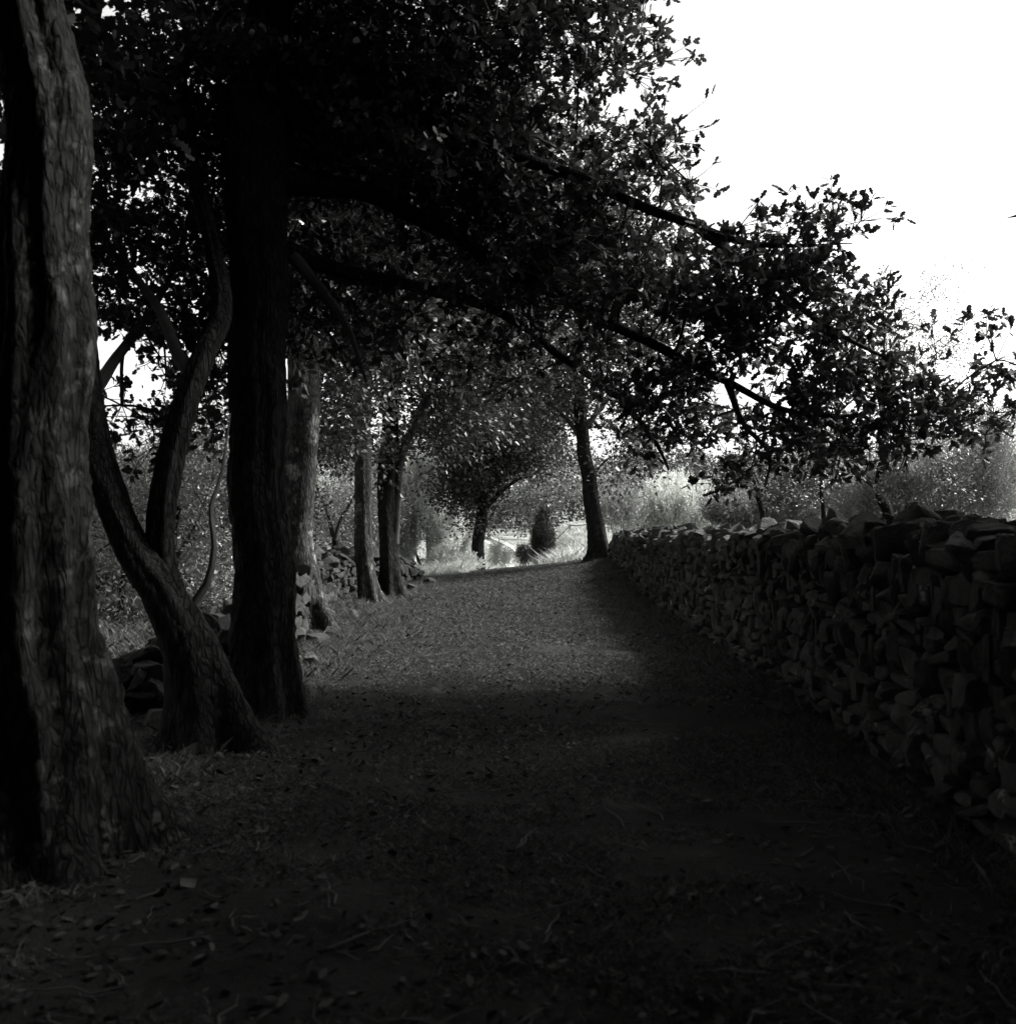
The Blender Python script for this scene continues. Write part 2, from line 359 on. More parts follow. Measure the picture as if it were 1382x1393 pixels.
def euler(a, b, c):
    ca, sa, cb, sb, cc, sc = math.cos(a), math.sin(a), math.cos(b), math.sin(b), math.cos(c), math.sin(c)
    return np.array([[cb * cc, sa * sb * cc - ca * sc, ca * sb * cc + sa * sc], [cb * sc, sa * sb * sc + ca * cc, ca * sb * sc - sa * cc], [-sb, sa * cb, ca * cb]])
def rock(G, r, c, s, rot):
    v, f = ROCKS[r.integers(len(ROCKS))]; G.add((v * s) @ euler(*rot).T + c, f)

def polyx(pts, y): return np.interp(y, [p[1] for p in pts], [p[0] for p in pts])
# right wall: front face line, height over ground
def wall_run(name, label, line, hfun, thick, y0, y1, side, seed, upright=.45, scale=1.0, rubble=1.0, m='stone'):
    r = np.random.default_rng(seed); root = thing(name, label, 'wall', (polyx(line, (y0 + y1) / 2), (y0 + y1) / 2, ground(polyx(line, (y0 + y1) / 2), (y0 + y1) / 2)))
    G = Geo(); cop = Geo()
    yy = np.arange(y0, y1, .25)                        # rubble heart of the wall
    hs = np.array([hfun(y) for y in yy]); fx = polyx(line, yy); gz = ground(fx, yy)
    prof = []
    for u, hh in ((.22, -.25), (.24, .78), (.5, .86), (.76, .78), (.78, -.25)):
        prof.append(np.column_stack([fx + side * u * thick, yy, gz + np.where(hh > 0, hs * hh - .03, hh)]))
    V = np.stack(prof, 1).reshape(-1, 3); n = len(yy); i = np.arange(n - 1)[:, None] * 5; j = np.arange(4)[None, :]
    G.add(V, np.stack([i + j, i + j + 1, i + 6 + j, i + 5 + j], -1).reshape(-1, 4))
    for face in (0, 1):
        z = 0
        while z < 2:
            y = y0 + r.uniform(0, .2)
            ch = r.uniform(.07, .16) * scale
            while y < y1:
                h = hfun(y)
                if r.random() < upright and z > .15: L, H = r.uniform(.06, .11) * scale, r.uniform(.16, .30) * scale      # stones set on edge
                else: L, H = r.uniform(.12, .34) * scale, ch * r.uniform(.8, 1.3)
                if z < h - .05:
                    x = polyx(line, y) + side * ((.13 if face == 0 else thick - .13) + r.normal() * .022); gzz = float(ground(x, y))
                    rock(G, r, (x, y + L / 2, gzz + z + H / 2), np.array([.15, L / 2 * 1.0, H / 2 * 1.05]), (r.normal() * .12, r.normal() * .1, r.normal() * .12))
                y += L
            z += ch
    y = y0
    while y < y1:                                      # tumbled coping
        h = hfun(y)
        for q in range(int(r.integers(3, 7) * rubble)):
            x = polyx(line, y) + side * r.uniform(.05, thick - .05); a = r.uniform(.055, .165) * scale
            s = np.array([a, a * r.uniform(.5, 1.3), a * r.uniform(.22, .6)])
            rock(cop, r, (x, y + r.uniform(-.1, .1), float(ground(x, y)) + h + r.uniform(-.05, .10) * scale), s, (r.normal() * .45, r.normal() * .45, r.uniform(0, 6)))
        y += r.uniform(.07, .15) * scale
    G.build('wall_body', M[m], root); cop.build('coping', M[m], root)
    return root
RL = [(2.15, -4), (2.25, 4), (2.35, 8), (2.38, 14), (2.35, 18), (2.45, 23.5)]
def hr(y): return float(np.interp(y, [-4, 5, 8, 12, 16, 20, 22, 23.5], [1.38, 1.36, 1.27, 1.15, 1.02, .72, .50, .22]) + .05 * math.sin(y * 2.1) + .035 * math.sin(y * 5.3))
wall_run('dry_stone_wall', 'long dry stone wall with tumbled coping along the right side of the lane', RL, hr, .72, -1.5, 23.4, 1, 3, .5)
LL = [(-2.9, 6.5), (-2.35, 8.5), (-2.3, 10), (-2.55, 13), (-2.75, 16), (-2.6, 19), (-1.9, 23)]
def hl(y): return float(np.interp(y, [6, 8, 9.5, 11, 13, 15, 17, 19, 20.5, 22.5], [.05, .22, .42, .38, .45, .42, .50, .50, .42, .10]) + .09 * math.sin(y * 3.3) + .07 * math.sin(y * 7.7))
wall_run('ruined_stone_wall', 'low broken stone wall half buried in the bank under the left tree row', LL, hl, .5, 7.4, 22.6, -1, 11, .35, 1.15, 1.3, 'stone_m')

# loose stones
def loose(px, py, s, label, seed, flat=.5):
    r = np.random.default_rng(seed); Y = EYE * F / (py - CY); x = (px - CX) / F * Y; G = Geo(); z = float(ground(x, Y))
    v, f = ROCKS[seed % len(ROCKS)]; G.add((v * np.array([s, s * .75, s * flat])) @ euler(r.normal() * .25, r.normal() * .25, r.uniform(0, 6)).T, f)
    o = G.build('loose_stone', M['stone_m' if seed > 16 else 'stone']); o.location = (x, Y, z + s * flat * .45); tag(o, label, 'stone', 'loose stones on the verge'); return o
loose(243, 1012, .085, 'pale angular stone on the verge between the lichened trunk and the forked tree', 3)
loose(205, 1040, .05, 'smaller grey stone nearest the right edge of the lichened trunk', 4)
loose(235, 1075, .035, 'small stone below the pale angular one on the left verge', 6)
loose(423, 905, .09, 'upright pale stone beside the foot of the big black trunk', 8, .9)
loose(1120, 975, .10, 'flat pale stone fallen at the foot of the dry stone wall', 9, .3)
loose(1150, 1000, .06, 'smaller stone lying just before the flat pale one by the wall', 12, .5)
loose(1215, 1010, .055, 'rightmost loose stone in the shadow of the dry stone wall', 13, .6)
loose(140, 1165, .05, 'stone half buried at the root of the lichened trunk', 14, .5)
loose(256, 1200, .04, 'stone among dead leaves in the lower left of the verge', 15, .4)
loose(545, 803, .12, 'squat stone by the foot of the forked trunk near the crest', 16, .6)

for q, (px, py, sz, lab) in enumerate([(218, 985, .13, 'dark mossy stone in the bank between the lichened trunk and the forked oak'), (180, 960, .16, 'broad mossy boulder low in the bank close behind the lichened trunk'), (262, 1030, .08, 'stone at the foot of the forked oak on its left side'),
    (432, 880, .14, 'leaning mossy block against the right side of the massive trunk base'), (452, 868, .10, 'mossy block just beyond the leaning one by the massive trunk'), (420, 935, .07, 'low dark stone at the right heel of the massive trunk'), (478, 850, .11, 'mossy stone at the near end of the broken wall beside the curved trunk'),
    (585, 792, .16, 'rounded mossy stone where the broken wall ends at the crest'), (560, 800, .13, 'mossy stone between the double-stemmed oak and the end of the broken wall')]): loose(px, py, sz, lab, 20 + q, .65)
# ------------------------------------------------------------------ ground cover
def scatter(n, x0, x1, y0, y1, p=1.0):
    y = (y0 ** (1 - p) + rng.random(n) * (y1 ** (1 - p) - y0 ** (1 - p))) ** (1 / (1 - p)) if p != 1 else y0 * (y1 / y0) ** rng.random(n)
    return rng.uniform(x0, x1, n), y
rng = np.random.default_rng(21)
def blades(name, label, x, y, h, wd, m, lean=.5, tuft=None):
    n = len(x); z = ground(x, y); P = np.stack([x, y, z - .01], -1); a = rng.uniform(0, 6.283, n); D = np.stack([np.cos(a) * lean, np.sin(a) * lean, np.ones(n)], -1) + rng.normal(size=(n, 3)) * .15
    hh = h * rng.uniform(.45, 1.3, n); D = unit(D); X = unit(np.cross(D, rng.normal(size=(n, 3)))); v = np.zeros((n, 5, 3))
    v[:, 0] = P - X * wd[:, None] / 2; v[:, 1] = P + X * wd[:, None] / 2; v[:, 2] = P + D * hh[:, None] * .6 + X * wd[:, None] * .35
    v[:, 4] = P + D * hh[:, None] * .6 - X * wd[:, None] * .35
    v[:, 3] = P + (D + np.stack([np.cos(a), np.sin(a), np.zeros(n)], -1) * .4) * hh[:, None]
    G = Geo(); G.add(v.reshape(-1, 3), np.arange(n * 5).reshape(n, 5)); return tag(G.build(name, M[m]), label, kind='stuff')
x, y = scatter(620000, -3.6, 2.5, 2.4, 28, 1.0)
keep = (wob(x, y, 2.2, 8) + .8 * wob(x, y, 7, 9) + .4 * rng.normal(size=len(x)) + .75 * sm(4, 14, y) > .05)
x, y = x[keep], y[keep]
blades('grass', 'short thin turf growing over the lane', x, y, .035 + .02 * sm(5, 20, y), .003 + .0007 * np.clip(y, 2, 28) * .7, 'grass', .9)
# longer tufts along the walls and the verge
x = []; y = []
for q in range(1500):
    cy = rng.uniform(3, 25); side = rng.random() < .5
    cx = polyx(RL, cy) - abs(rng.normal()) * .18 if side else np.interp(cy, [3, 6, 9, 16, 25], [-2.4, -2.2, -1.9, -2.05, -1.7]) - rng.normal() * .28
    x += list(cx + rng.normal(size=40) * .06); y += list(cy + rng.normal(size=40) * .06)
x, y = np.array(x), np.array(y)
print('tuft blades', len(x))
blades('verge_grass', 'longer grass and weeds along the foot of both walls', x, y, .11, np.full(len(x), .0035), 'grass', .6)
def field(n, x0, x1, y0, y1, h, wd, name, label, m='hay', f=.8, thr=-.4):
    x = rng.uniform(x0, x1, n); y = rng.uniform(y0, y1, n); k = wob(x, y, f, 31) + .4 * rng.normal(size=n) > thr; x, y = x[k], y[k]
    return blades(name, label, x, y, h, np.full(len(x), wd), m, .5)
def not_track(x, y): return np.abs(x - np.interp(y, [p[1] for p in tl], [p[0] for p in tl])) > .8
x = rng.uniform(-9, 11, 190000); y = rng.uniform(32, 64, 190000); k = not_track(x, y); x, y = x[k], y[k]
k = (wob(x, y, .9, 31) + .4 * rng.normal(size=len(x)) > -.5) ; x, y = x[k], y[k]
blades('meadow_grass', 'pale dry meadow grass on the slopes beyond the crest', x, y, .22, np.full(len(x), .022), 'hay', .5)
x = rng.uniform(-4.2, -1.0, 9000); y = rng.uniform(24.2, 30, 9000)
blades('tall_grass', 'tall pale grass stalks behind the crest by the small dark trunk', x, y, .40, np.full(len(x), .010), 'hay', .6)
x = rng.normal(1.75, .35, 3000); y = rng.normal(27.6, .9, 3000)
blades('tall_grass', 'tuft of bright tall grass just over the crest left of the leaning trunk', x, y, .50, np.full(len(x), .015), 'hay', .35)
x = rng.uniform(2.6, 5.5, 9000); y = rng.uniform(24.5, 31, 9000)
blades('tall_grass', 'bright weeds behind the end of the stone wall', x, y, .60, np.full(len(x), .018), 'hay', .45)
x = rng.uniform(-9, -2.9, 60000); y = rng.uniform(6, 30, 60000)
blades('rough_grass', 'rough grass under the trees left of the broken wall', x, y, .16, np.full(len(x), .010), 'grass', .7)
x = rng.uniform(3.2, 22, 70000); y = rng.uniform(6, 40, 70000)
blades('field_grass', 'rough field grass right of the dry stone wall', x, y, .25, np.full(len(x), .014), 'hay', .6)
# fallen twigs
G = Geo()
for q in range(420):
    tx = rng.uniform(-3.2, 2.2); ty = 2.4 * (22 / 2.4) ** rng.random(); L = rng.uniform(.06, .35); a = rng.uniform(0, 3.14); t = np.linspace(-.5, .5, 5)
    qx = tx + np.cos(a) * L * t + rng.normal(size=5) * L * .04; qy = ty + np.sin(a) * L * t + rng.normal(size=5) * L * .04
    tube(G, np.column_stack([qx, qy, ground(qx, qy) + .012 + rng.random(5) * .012]), np.array([.8, 1, .9, .7, .4]) * rng.uniform(.002, .005), 5)
tag(G.build('fallen_twigs', M['twig']), 'short broken twigs scattered over the lane', kind='stuff')
# dead leaves
x, y = scatter(13000, -3.4, 2.35, 2.3, 26, 1.0); k = wob(x, y, 1.5, 44) + .6 * rng.normal(size=len(x)) - .25 * x > -.1; x, y = x[k], y[k]; n = len(x)
P = np.stack([x, y, ground(x, y) + .012 + .015 * rng.random(n)], -1); a = rng.uniform(0, 6.283, n)
G = Geo(); leaves(G, P, np.stack([np.cos(a), np.sin(a), rng.normal(size=n) * .35], -1), unit(np.array([0, 0, 1.]) + rng.normal(size=(n, 3)) * .55), .048 * rng.uniform(.5, 1.3, n), .030 * rng.uniform(.5, 1.2, n), OAK)
tag(G.build('fallen_leaves', M['litter']), 'dead oak leaves strewn over the lane and verge', kind='stuff')

# ------------------------------------------------------------------ the oaks of the left row
def gz(x, y): return float(ground(x, y)) - .06
def base(px, Y): x = (px - CX) / F * Y; return (x, Y, gz(x, Y))
def S0(px, Y, r): b = base(px, Y); return [b[0], b[1], b[2], r]
def inview_clear(c):
    "keeps the patch of open sky over the wall clear of foliage"
    px = CX + F * c[:, 0] / np.maximum(c[:, 1], .1); py = CY - F * (c[:, 2] - EYE) / np.maximum(c[:, 1], .1)
    lim = np.interp(px, [880, 930, 985, 1040, 1095, 1130, 1190, 1215, 1262, 1300], [60, 215, 262, 300, 262, 258, 300, 400, 375, 420])
    return (px > 900) & (py < lim) & (c[:, 1] > .5)

# A: lichened trunk at the left edge
b = base(62, 4.35)
tree('oak_tree', 'lichen-spotted oak trunk with spreading roots nearest the camera at the left edge', 'tree', b,
     [[[b[0], b[1], b[2], .29]] + ST((52, 1000, 4.35, .27), (38, 850, 4.35, .25), (40, 650, 4.4, .24), (58, 480, 4.45, .215), (62, 300, 4.5, .19), (50, 60, 4.6, .17), (-60, -300, 4.8, .12))],
     [LW(-2.6, 3.6, 6.2, 2.2, 2.2, 1.3), LW(-.6, 2.2, 6.6, 2.4, 2.2, 1.3), LW(-3.8, 1.5, 5.5, 1.8, 2.0, 1.6), LB(75, 60, 6.2, 150, 90, .9, 1.2)],
     dens=15, per=90, leaf=(.10, .07), sig=.24, shape=OAK, lm='oak', bm='bark_n', flare=1.0, group='oaks of the left row', seed=1, k=72)
# B: forked leaning tree
b = base(292, 6.3)
tree('oak_tree', 'low-forked oak with one stem leaning far left and one rising behind it', 'tree', b,
     [[[b[0], b[1], b[2], .20]] + ST((280, 960, 6.3, .19), (262, 885, 6.3, .165), (222, 810, 6.3, .125), (180, 745, 6.35, .11), (148, 660, 6.4, .105), (122, 560, 6.5, .10), (105, 430, 6.6, .09), (100, 200, 6.9, .07), (140, -60, 7.4, .05)),
      ST((268, 905, 6.3, .15), (240, 830, 6.35, .105), (218, 760, 6.4, .092), (216, 690, 6.4, .090), (232, 620, 6.45, .088), (258, 550, 6.5, .082), (280, 480, 6.6, .075), (300, 400, 6.8, .065), (270, 250, 7.2, .05), (240, 80, 7.6, .035)),
      ST((262, 880, 6.3, .07), (256, 835, 6.3, .036), (283, 795, 6.35, .026), (294, 745, 6.4, .020), (290, 690, 6.5, .015), (306, 640, 6.6, .011), (312, 560, 6.8, .005)),
      ST((120, 540, 6.5, .05), (170, 470, 7.2, .035), (230, 380, 7.8, .025), (270, 250, 8.3, .012)),
      ST((265, 520, 6.5, .05), (210, 420, 7.0, .035), (160, 330, 7.4, .025), (140, 240, 7.6, .012))],
     [LB(190, 300, 7.7, 125, 170, .9, 1.0), LB(255, 470, 8.0, 75, 70, .7, 1.2), LB(225, 575, 7.8, 55, 40, .6, 1.0), LB(290, 540, 8.2, 40, 50, .6, .8), LB(240, 130, 7.9, 120, 80, .9, 1.6), LB(120, 560, 7.6, 30, 60, .4, .25),
      LB(330, 330, 8.4, 60, 130, .8, 1.2), LB(-60, 350, 7.5, 110, 260, .8, .7), LW(-2.0, 7.2, 6.9, 2.6, 2.2, 1.3, 1.0)],
     dens=36, per=50, sub=8, leaf=(.08, .055), sig=.17, shape=OAK, flare=.9, group='oaks of the left row', seed=2, k=48, attach=(1.6, 1))
# C: great black trunk whose limbs reach over the lane
b = base(362, 7.3)
tree('oak_tree', 'massive straight black oak trunk whose limbs reach across over the lane', 'tree', b,
     [[[b[0], b[1], b[2], .235]] + ST((362, 900, 7.3, .222), (356, 760, 7.3, .205), (350, 640, 7.3, .20), (349, 520, 7.3, .205), (352, 400, 7.35, .215), (350, 250, 7.4, .22), (356, 120, 7.5, .19), (370, -50, 7.6, .15), (380, -250, 7.7, .11)),
      ST((352, 330, 7.35, .09), (470, 365, 7.9, .06), (600, 400, 8.6, .045), (700, 440, 8.9, .04), (760, 480, 9.0, .036), (815, 520, 9.1, .030), (880, 580, 9.2, .024), (910, 640, 9.2, .01)),
      ST((352, 240, 7.35, .10), (520, 270, 7.9, .075), (700, 370, 8.3, .058), (860, 455, 8.5, .045), (930, 490, 8.5, .040), (990, 522, 8.5, .034), (1060, 552, 8.6, .026), (1150, 570, 8.6, .016)),
      ST((356, 130, 7.4, .10), (560, 160, 7.8, .07), (780, 240, 8.0, .048), (950, 310, 7.9, .034), (1080, 335, 7.8, .016), (1160, 330, 7.8, .005)),
      ST((990, 522, 8.5, .035), (1010, 570, 8.7, .025), (1045, 620, 8.8, .018), (1040, 665, 8.9, .008)),
      ST((950, 310, 7.9, .040), (1060, 390, 8.0, .028), (1150, 460, 8.1, .020), (1230, 500, 8.1, .010)),
      ST((352, 300, 7.35, .08), (410, 360, 7.6, .05), (470, 440, 7.9, .03), (500, 520, 8.0, .012)),
      ST((365, 0, 7.55, .10), (600, -120, 7.6, .08), (850, -220, 7.4, .05), (1000, -260, 7.2, .02))],
     [LB(1010, 372, 8.0, 120, 62, .75, 1.15), LB(1128, 305, 7.8, 50, 42, .35, .9), LB(1080, 330, 7.9, 60, 45, .4, .9), LB(1060, 450, 8.3, 110, 55, .7, .9), LB(900, 520, 8.8, 110, 62, .7, 1.0),
      LB(1030, 598, 8.9, 75, 40, .5, .8), LB(1030, 655, 9.0, 55, 26, .35, .9), LB(1150, 575, 8.6, 100, 50, .6, 1.1), LB(1170, 490, 8.2, 60, 50, .5, 1.1), LB(1225, 395, 8.0, 42, 30, .4, .8), LB(1230, 560, 8.3, 55, 50, .5, 1.1), LB(1100, 610, 8.8, 60, 35, .5, 1.0), LB(1050, 390, 8.1, 100, 60, .6, .9),
      LB(830, 385, 8.5, 150, 95, .9, 1.0), LB(820, 240, 8.3, 130, 85, .9, .8), LB(660, 330, 8.6, 150, 110, .9, 1.0), LB(560, 200, 8.2, 200, 110, 1.0, 1.3), LB(400, 150, 8.2, 140, 100, 1.0, 1.5),
      LB(700, 480, 9.1, 130, 60, .7, .7), LB(470, 400, 8.6, 110, 100, .8, .9), LB(910, 250, 8.0, 60, 60, .5, .7), LB(1260, 565, 8.6, 55, 50, .5, 1.1), LB(950, 570, 9.0, 80, 36, .6, 1.1), LB(880, 610, 9.3, 50, 25, .5, .8), LB(1120, 520, 8.5, 80, 55, .6, 1.1), LB(1130, 420, 8.3, 70, 60, .6, .7), LB(1320, 520, 8.6, 60, 80, .6, .8), LB(640, 70, 8.0, 260, 90, 1.0, 1.0),
      LW(-1.6, 7.8, 7.4, 2.2, 2.0, 1.4, .8), LW(.6, 7.2, 6.6, 1.6, 1.6, 1.0, .6), LB(400, 480, 8.4, 50, 60, .5, .6)],
     dens=33, per=56, sub=8, leaf=(.085, .058), sig=.17, shape=OAK, flare=.55, group='oaks of the left row', seed=3, k=64, attach=(2.2, 1), drop=inview_clear)
# D: trunk on the bank with pale bark
b = base(425, 12)
tree('oak_tree', 'curved oak trunk with pale right side rising from the stone bank', 'tree', b,
     [[[b[0], b[1], b[2], .20]] + ST((418, 800, 12, .19), (404, 740, 12, .185), (404, 680, 12, .19), (412, 600, 12, .20), (413, 500, 12, .19), (405, 380, 12.1, .17), (410, 200, 12.3, .14), (430, 0, 12.6, .09)),
      ST((413, 520, 12, .08), (480, 440, 12.5, .06), (560, 380, 13, .04), (620, 360, 13.4, .015)),
      ST((408, 420, 12, .08), (340, 330, 12.5, .05), (280, 260, 13, .02))],
     [LB(500, 380, 13, 130, 130, 1.3, 1.0), LB(480, 520, 13, 70, 60, .9, .6), LB(420, 210, 13, 160, 120, 1.5, 1.0), LB(290, 330, 13.2, 90, 90, 1.2, .55), LB(600, 250, 13.3, 110, 120, 1.4, .9), LB(450, 570, 13.2, 50, 50, .8, 1.3), LW(-2, 12.5, 8.5, 3, 2.6, 1.5, .5)],
     dens=18, per=48, leaf=(.10, .07), sig=.2, bm='bark_l', flare=.6, group='oaks of the left row', seed=4, k=48, attach=(2.5, 1), drop=inview_clear)
# E: slim trunk
b = base(505, 15.8)
tree('oak_tree', 'slender straight pale-barked oak between the curved trunk and the double trunk', 'tree', b,
     [[[b[0], b[1], b[2], .155]] + ST((498, 780, 15.8, .14), (495, 700, 15.8, .13), (493, 600, 15.8, .13), (496, 480, 15.9, .12), (500, 350, 16, .10), (510, 180, 16.2, .07)),
      ST((494, 560, 15.8, .06), (450, 500, 16.3, .04), (410, 460, 16.8, .015)), ST((496, 480, 15.8, .06), (560, 420, 16.3, .04), (610, 390, 16.8, .015))],
     [LB(510, 450, 16.5, 110, 110, 1.4), LB(440, 540, 16.8, 45, 50, .9, .6), LB(500, 600, 16.7, 60, 38, 1.0, 1.0), LB(450, 610, 17, 35, 30, .8, .8), LB(520, 280, 16.5, 150, 120, 1.8), LB(620, 440, 17, 80, 70, 1.3, .8)],
     dens=11, per=58, leaf=(.11, .075), sig=.23, bm='bark_l', flare=.6, group='oaks of the left row', seed=5, k=36, attach=(2.3, 1), drop=inview_clear)
# F: double trunk
b = base(533, 17.6)
tree('oak_tree', 'dark double-stemmed oak standing last in the left row before the crest', 'tree', b,
     [[[b[0], b[1], b[2], .20]] + ST((530, 770, 17.6, .175), (527, 700, 17.6, .165), (528, 640, 17.6, .165), (530, 560, 17.6, .155), (528, 460, 17.7, .13), (540, 300, 18, .09), (550, 120, 18.3, .05)),
      ST((538, 740, 17.6, .06), (541, 690, 17.6, .06), (543, 640, 17.6, .075), (553, 600, 17.6, .08), (573, 565, 17.7, .085), (600, 500, 18, .07), (640, 420, 18.4, .05), (680, 350, 18.8, .02)),
      ST((530, 520, 17.6, .07), (600, 440, 18, .05), (680, 400, 18.5, .03))],
     [LB(600, 470, 18.2, 120, 80, 1.6), LB(620, 560, 18.2, 75, 45, 1.1, .8), LB(560, 350, 18.3, 150, 120, 2.0), LB(700, 380, 18.8, 110, 90, 1.8), LB(600, 590, 18.4, 50, 28, .9, 1.0), LB(640, 230, 18.8, 160, 110, 2.2, .7)],
     dens=10, per=60, leaf=(.115, .08), sig=.25, flare=.6, group='oaks of the left row', seed=6, k=40, attach=(2.3, 1), drop=inview_clear)
# G: small dark tree beyond the crest, in the middle
b = base(651, 27.5)
tree('oak_tree', 'small dark round-crowned oak on the crest in the middle of the lane view', 'tree', b,
     [[[b[0], b[1], b[2], .19]] + ST((651, 765, 27.5, .17), (650, 735, 27.5, .16), (655, 705, 27.5, .16), (658, 670, 27.5, .13), (655, 620, 27.6, .09)),
      ST((656, 695, 27.5, .09), (680, 670, 27.6, .06), (710, 650, 27.9, .03)), ST((655, 690, 27.5, .08), (630, 665, 27.6, .06), (605, 650, 27.8, .02)), ST((657, 660, 27.5, .08), (690, 610, 27.6, .05), (720, 590, 27.8, .02))],
     [LB(640, 655, 27.7, 50, 38, 1.4, 1.2), LB(665, 610, 27.9, 85, 40, 1.8, 1.3), LB(618, 668, 27.6, 34, 26, 1.0, 1.1), LB(640, 712, 27.4, 22, 13, .7, 1.1), LB(675, 700, 27.8, 26, 16, .8, .9), LB(735, 618, 28.4, 60, 32, 1.6, 1.1), LB(607, 600, 27.9, 24, 22, .8, .8), LB(680, 560, 28.4, 110, 50, 2.2, 1.0)],
     dens=12, per=60, leaf=(.12, .08), sig=.24, flare=.6, seed=7, k=24, attach=(1.9, 1), drop=inview_clear)
# H: leaning tree at the end of the wall
b = base(815, 23.8)
tree('oak_tree', 'oak leaning left where the dry stone wall ends at the crest', 'tree', b,
     [[[b[0], b[1], b[2], .27]] + ST((814, 735, 23.8, .235), (808, 700, 23.8, .21), (801, 655, 23.8, .17), (794, 610, 23.8, .155), (788, 540, 23.9, .14), (785, 440, 24, .11), (795, 320, 24.2, .07), (810, 200, 24.5, .03)),
      ST((793, 600, 23.8, .07), (760, 560, 24.2, .05), (700, 530, 24.6, .03), (640, 560, 24.8, .012)), ST((792, 590, 23.8, .08), (830, 540, 24, .05), (880, 500, 24.3, .02)),
      ST((788, 520, 23.9, .07), (730, 450, 24.4, .04), (680, 400, 24.8, .02)), ST((803, 660, 23.8, .035), (815, 635, 23.7, .028), (835, 620, 23.6, .02), (860, 625, 23.6, .01))],
     [LB(780, 500, 24.2, 120, 70, 1.8), LB(720, 560, 24.6, 75, 35, 1.4, .9), LB(860, 592, 23.9, 45, 34, 1.0, 1.3), LB(845, 632, 23.7, 34, 28, .8, 1.3), LB(880, 640, 23.7, 18, 16, .5, 1.0), LB(780, 380, 24.4, 140, 90, 2.2, .9), LB(790, 260, 24.6, 110, 90, 2.0, .55), LB(890, 460, 24.3, 70, 60, 1.5, .8), LB(755, 625, 24.9, 35, 22, .9, .5)],
     dens=7.5, per=56, leaf=(.115, .08), sig=.26, lm='oak_far', bm='bark', flare=.55, seed=8, k=36, attach=(2.5, 1), drop=inview_clear, crown_label='open crown of small mid-grey leaves with sky showing through')
# J: lighter foliage between
b = base(742, 33)
tree('oak_tree', 'light grey leafy young oak overhanging the dark clipped conifer', 'tree', b,
     [[[b[0], b[1], b[2], .10]] + ST((742, 735, 33, .09), (744, 690, 33, .08), (735, 650, 33, .05), (740, 600, 33, .02))],
     [LB(735, 675, 33, 48, 28, 1.3), LB(760, 650, 33.4, 45, 30, 1.3), LB(700, 700, 32.8, 34, 18, .9, .9), LB(720, 720, 32.7, 22, 10, .6, .5)],
     dens=12, per=60, leaf=(.12, .075), sig=.22, lm='olive', flare=.3, seed=9, k=16, attach=(2.0, 1))

# unseen trees added around the viewpoint; their crowns keep sky and sun off the lane
for (x, y, lab, sd, lb) in ((-3.6, -3.0, 'unseen oak added for shade behind the viewpoint on the left side of the lane', 20, [LW(-2.8, -2.5, 6.2, 3.2, 3.0, 1.6), LW(-.5, -1, 6.3, 2.4, 2.4, 1.2), LW(-5, .5, 5.2, 2.2, 2.2, 2.0)]),
                            (4.2, -1.5, 'unseen oak added for shade behind the viewpoint on the field side of the wall', 21, [LW(3.6, -1.2, 5.6, 2.8, 2.8, 1.9), LW(4.6, .2, 3.0, 1.2, 2.0, 1.6), LW(1.6, .6, 6.2, 2.2, 2.2, 1.2), LW(4.8, 1.2, 5.0, 1.8, 1.6, 1.8), LW(5.2, -4, 4.6, 2.4, 2.4, 2.2)])
                            , (.5, -7.5, 'unseen oak added to shut out light along the lane behind the viewpoint', 22, [LW(0, -7.0, 3.6, 5.0, 1.6, 3.2), LW(-1, -5, 6.5, 4, 2.4, 1.6)]),
                            (6.6, 3.6, 'unseen oak added to block the sun, in the field just outside the view on the right', 25, [LW(6.2, 4.6, 5.2, 2.0, 2.6, 2.6), LW(5.6, 2.4, 5.6, 2.4, 2.4, 2.2), LW(7.6, 6.4, 5.6, 2.2, 2.4, 2.4), LW(5.6, 4.4, 7.2, 1.6, 1.8, 1.2), LW(6.0, 7.2, 7.2, 1.2, 1.6, 1.5, 1.1), LW(7.2, 8.0, 8.4, 1.5, 1.8, 1.2), LW(9.4, 9.4, 5.4, 1.8, 1.8, 1.8, .45), LW(10.5, 12.5, 5.2, 1.8, 1.8, 1.8, .3)]),
                            (-6.5, -2.0, 'unseen bushy oak added for shade well left of the viewpoint', 23, [LW(-6, -1.5, 3.2, 1.6, 4.0, 2.8), LW(-5.8, 3.2, 3.6, 1.6, 2.6, 2.4)]),
                            (8.0, -2.5, 'unseen bushy oak added for shade in the field right of the viewpoint', 24, [LW(7.4, -2.5, 3.2, 1.7, 4.2, 2.8), LW(7.4, 1.6, 3.4, 1.4, 1.8, 2.0)])):
    z = gz(x, y)
    tree('oak_tree', lab, 'tree', (x, y, z), [[[x, y, z, .26], [x, y, z + 1.5, .22], [x + .1, y + .1, z + 3.5, .19], [x * .85, y + .2, z + 5.6, .12], [x * .8, y + .2, z + 6.8, .05]]],
         lb, dens=7, per=90, leaf=(.15, .10), sig=.33, seed=sd, k=24, attach=(3, 1), drop=lambda c: (c[:, 1] > -.5) & (np.abs(c[:, 0]) < .56 * c[:, 1] + 1.0) & (c[:, 2] - EYE < .56 * c[:, 1] + 1.0))

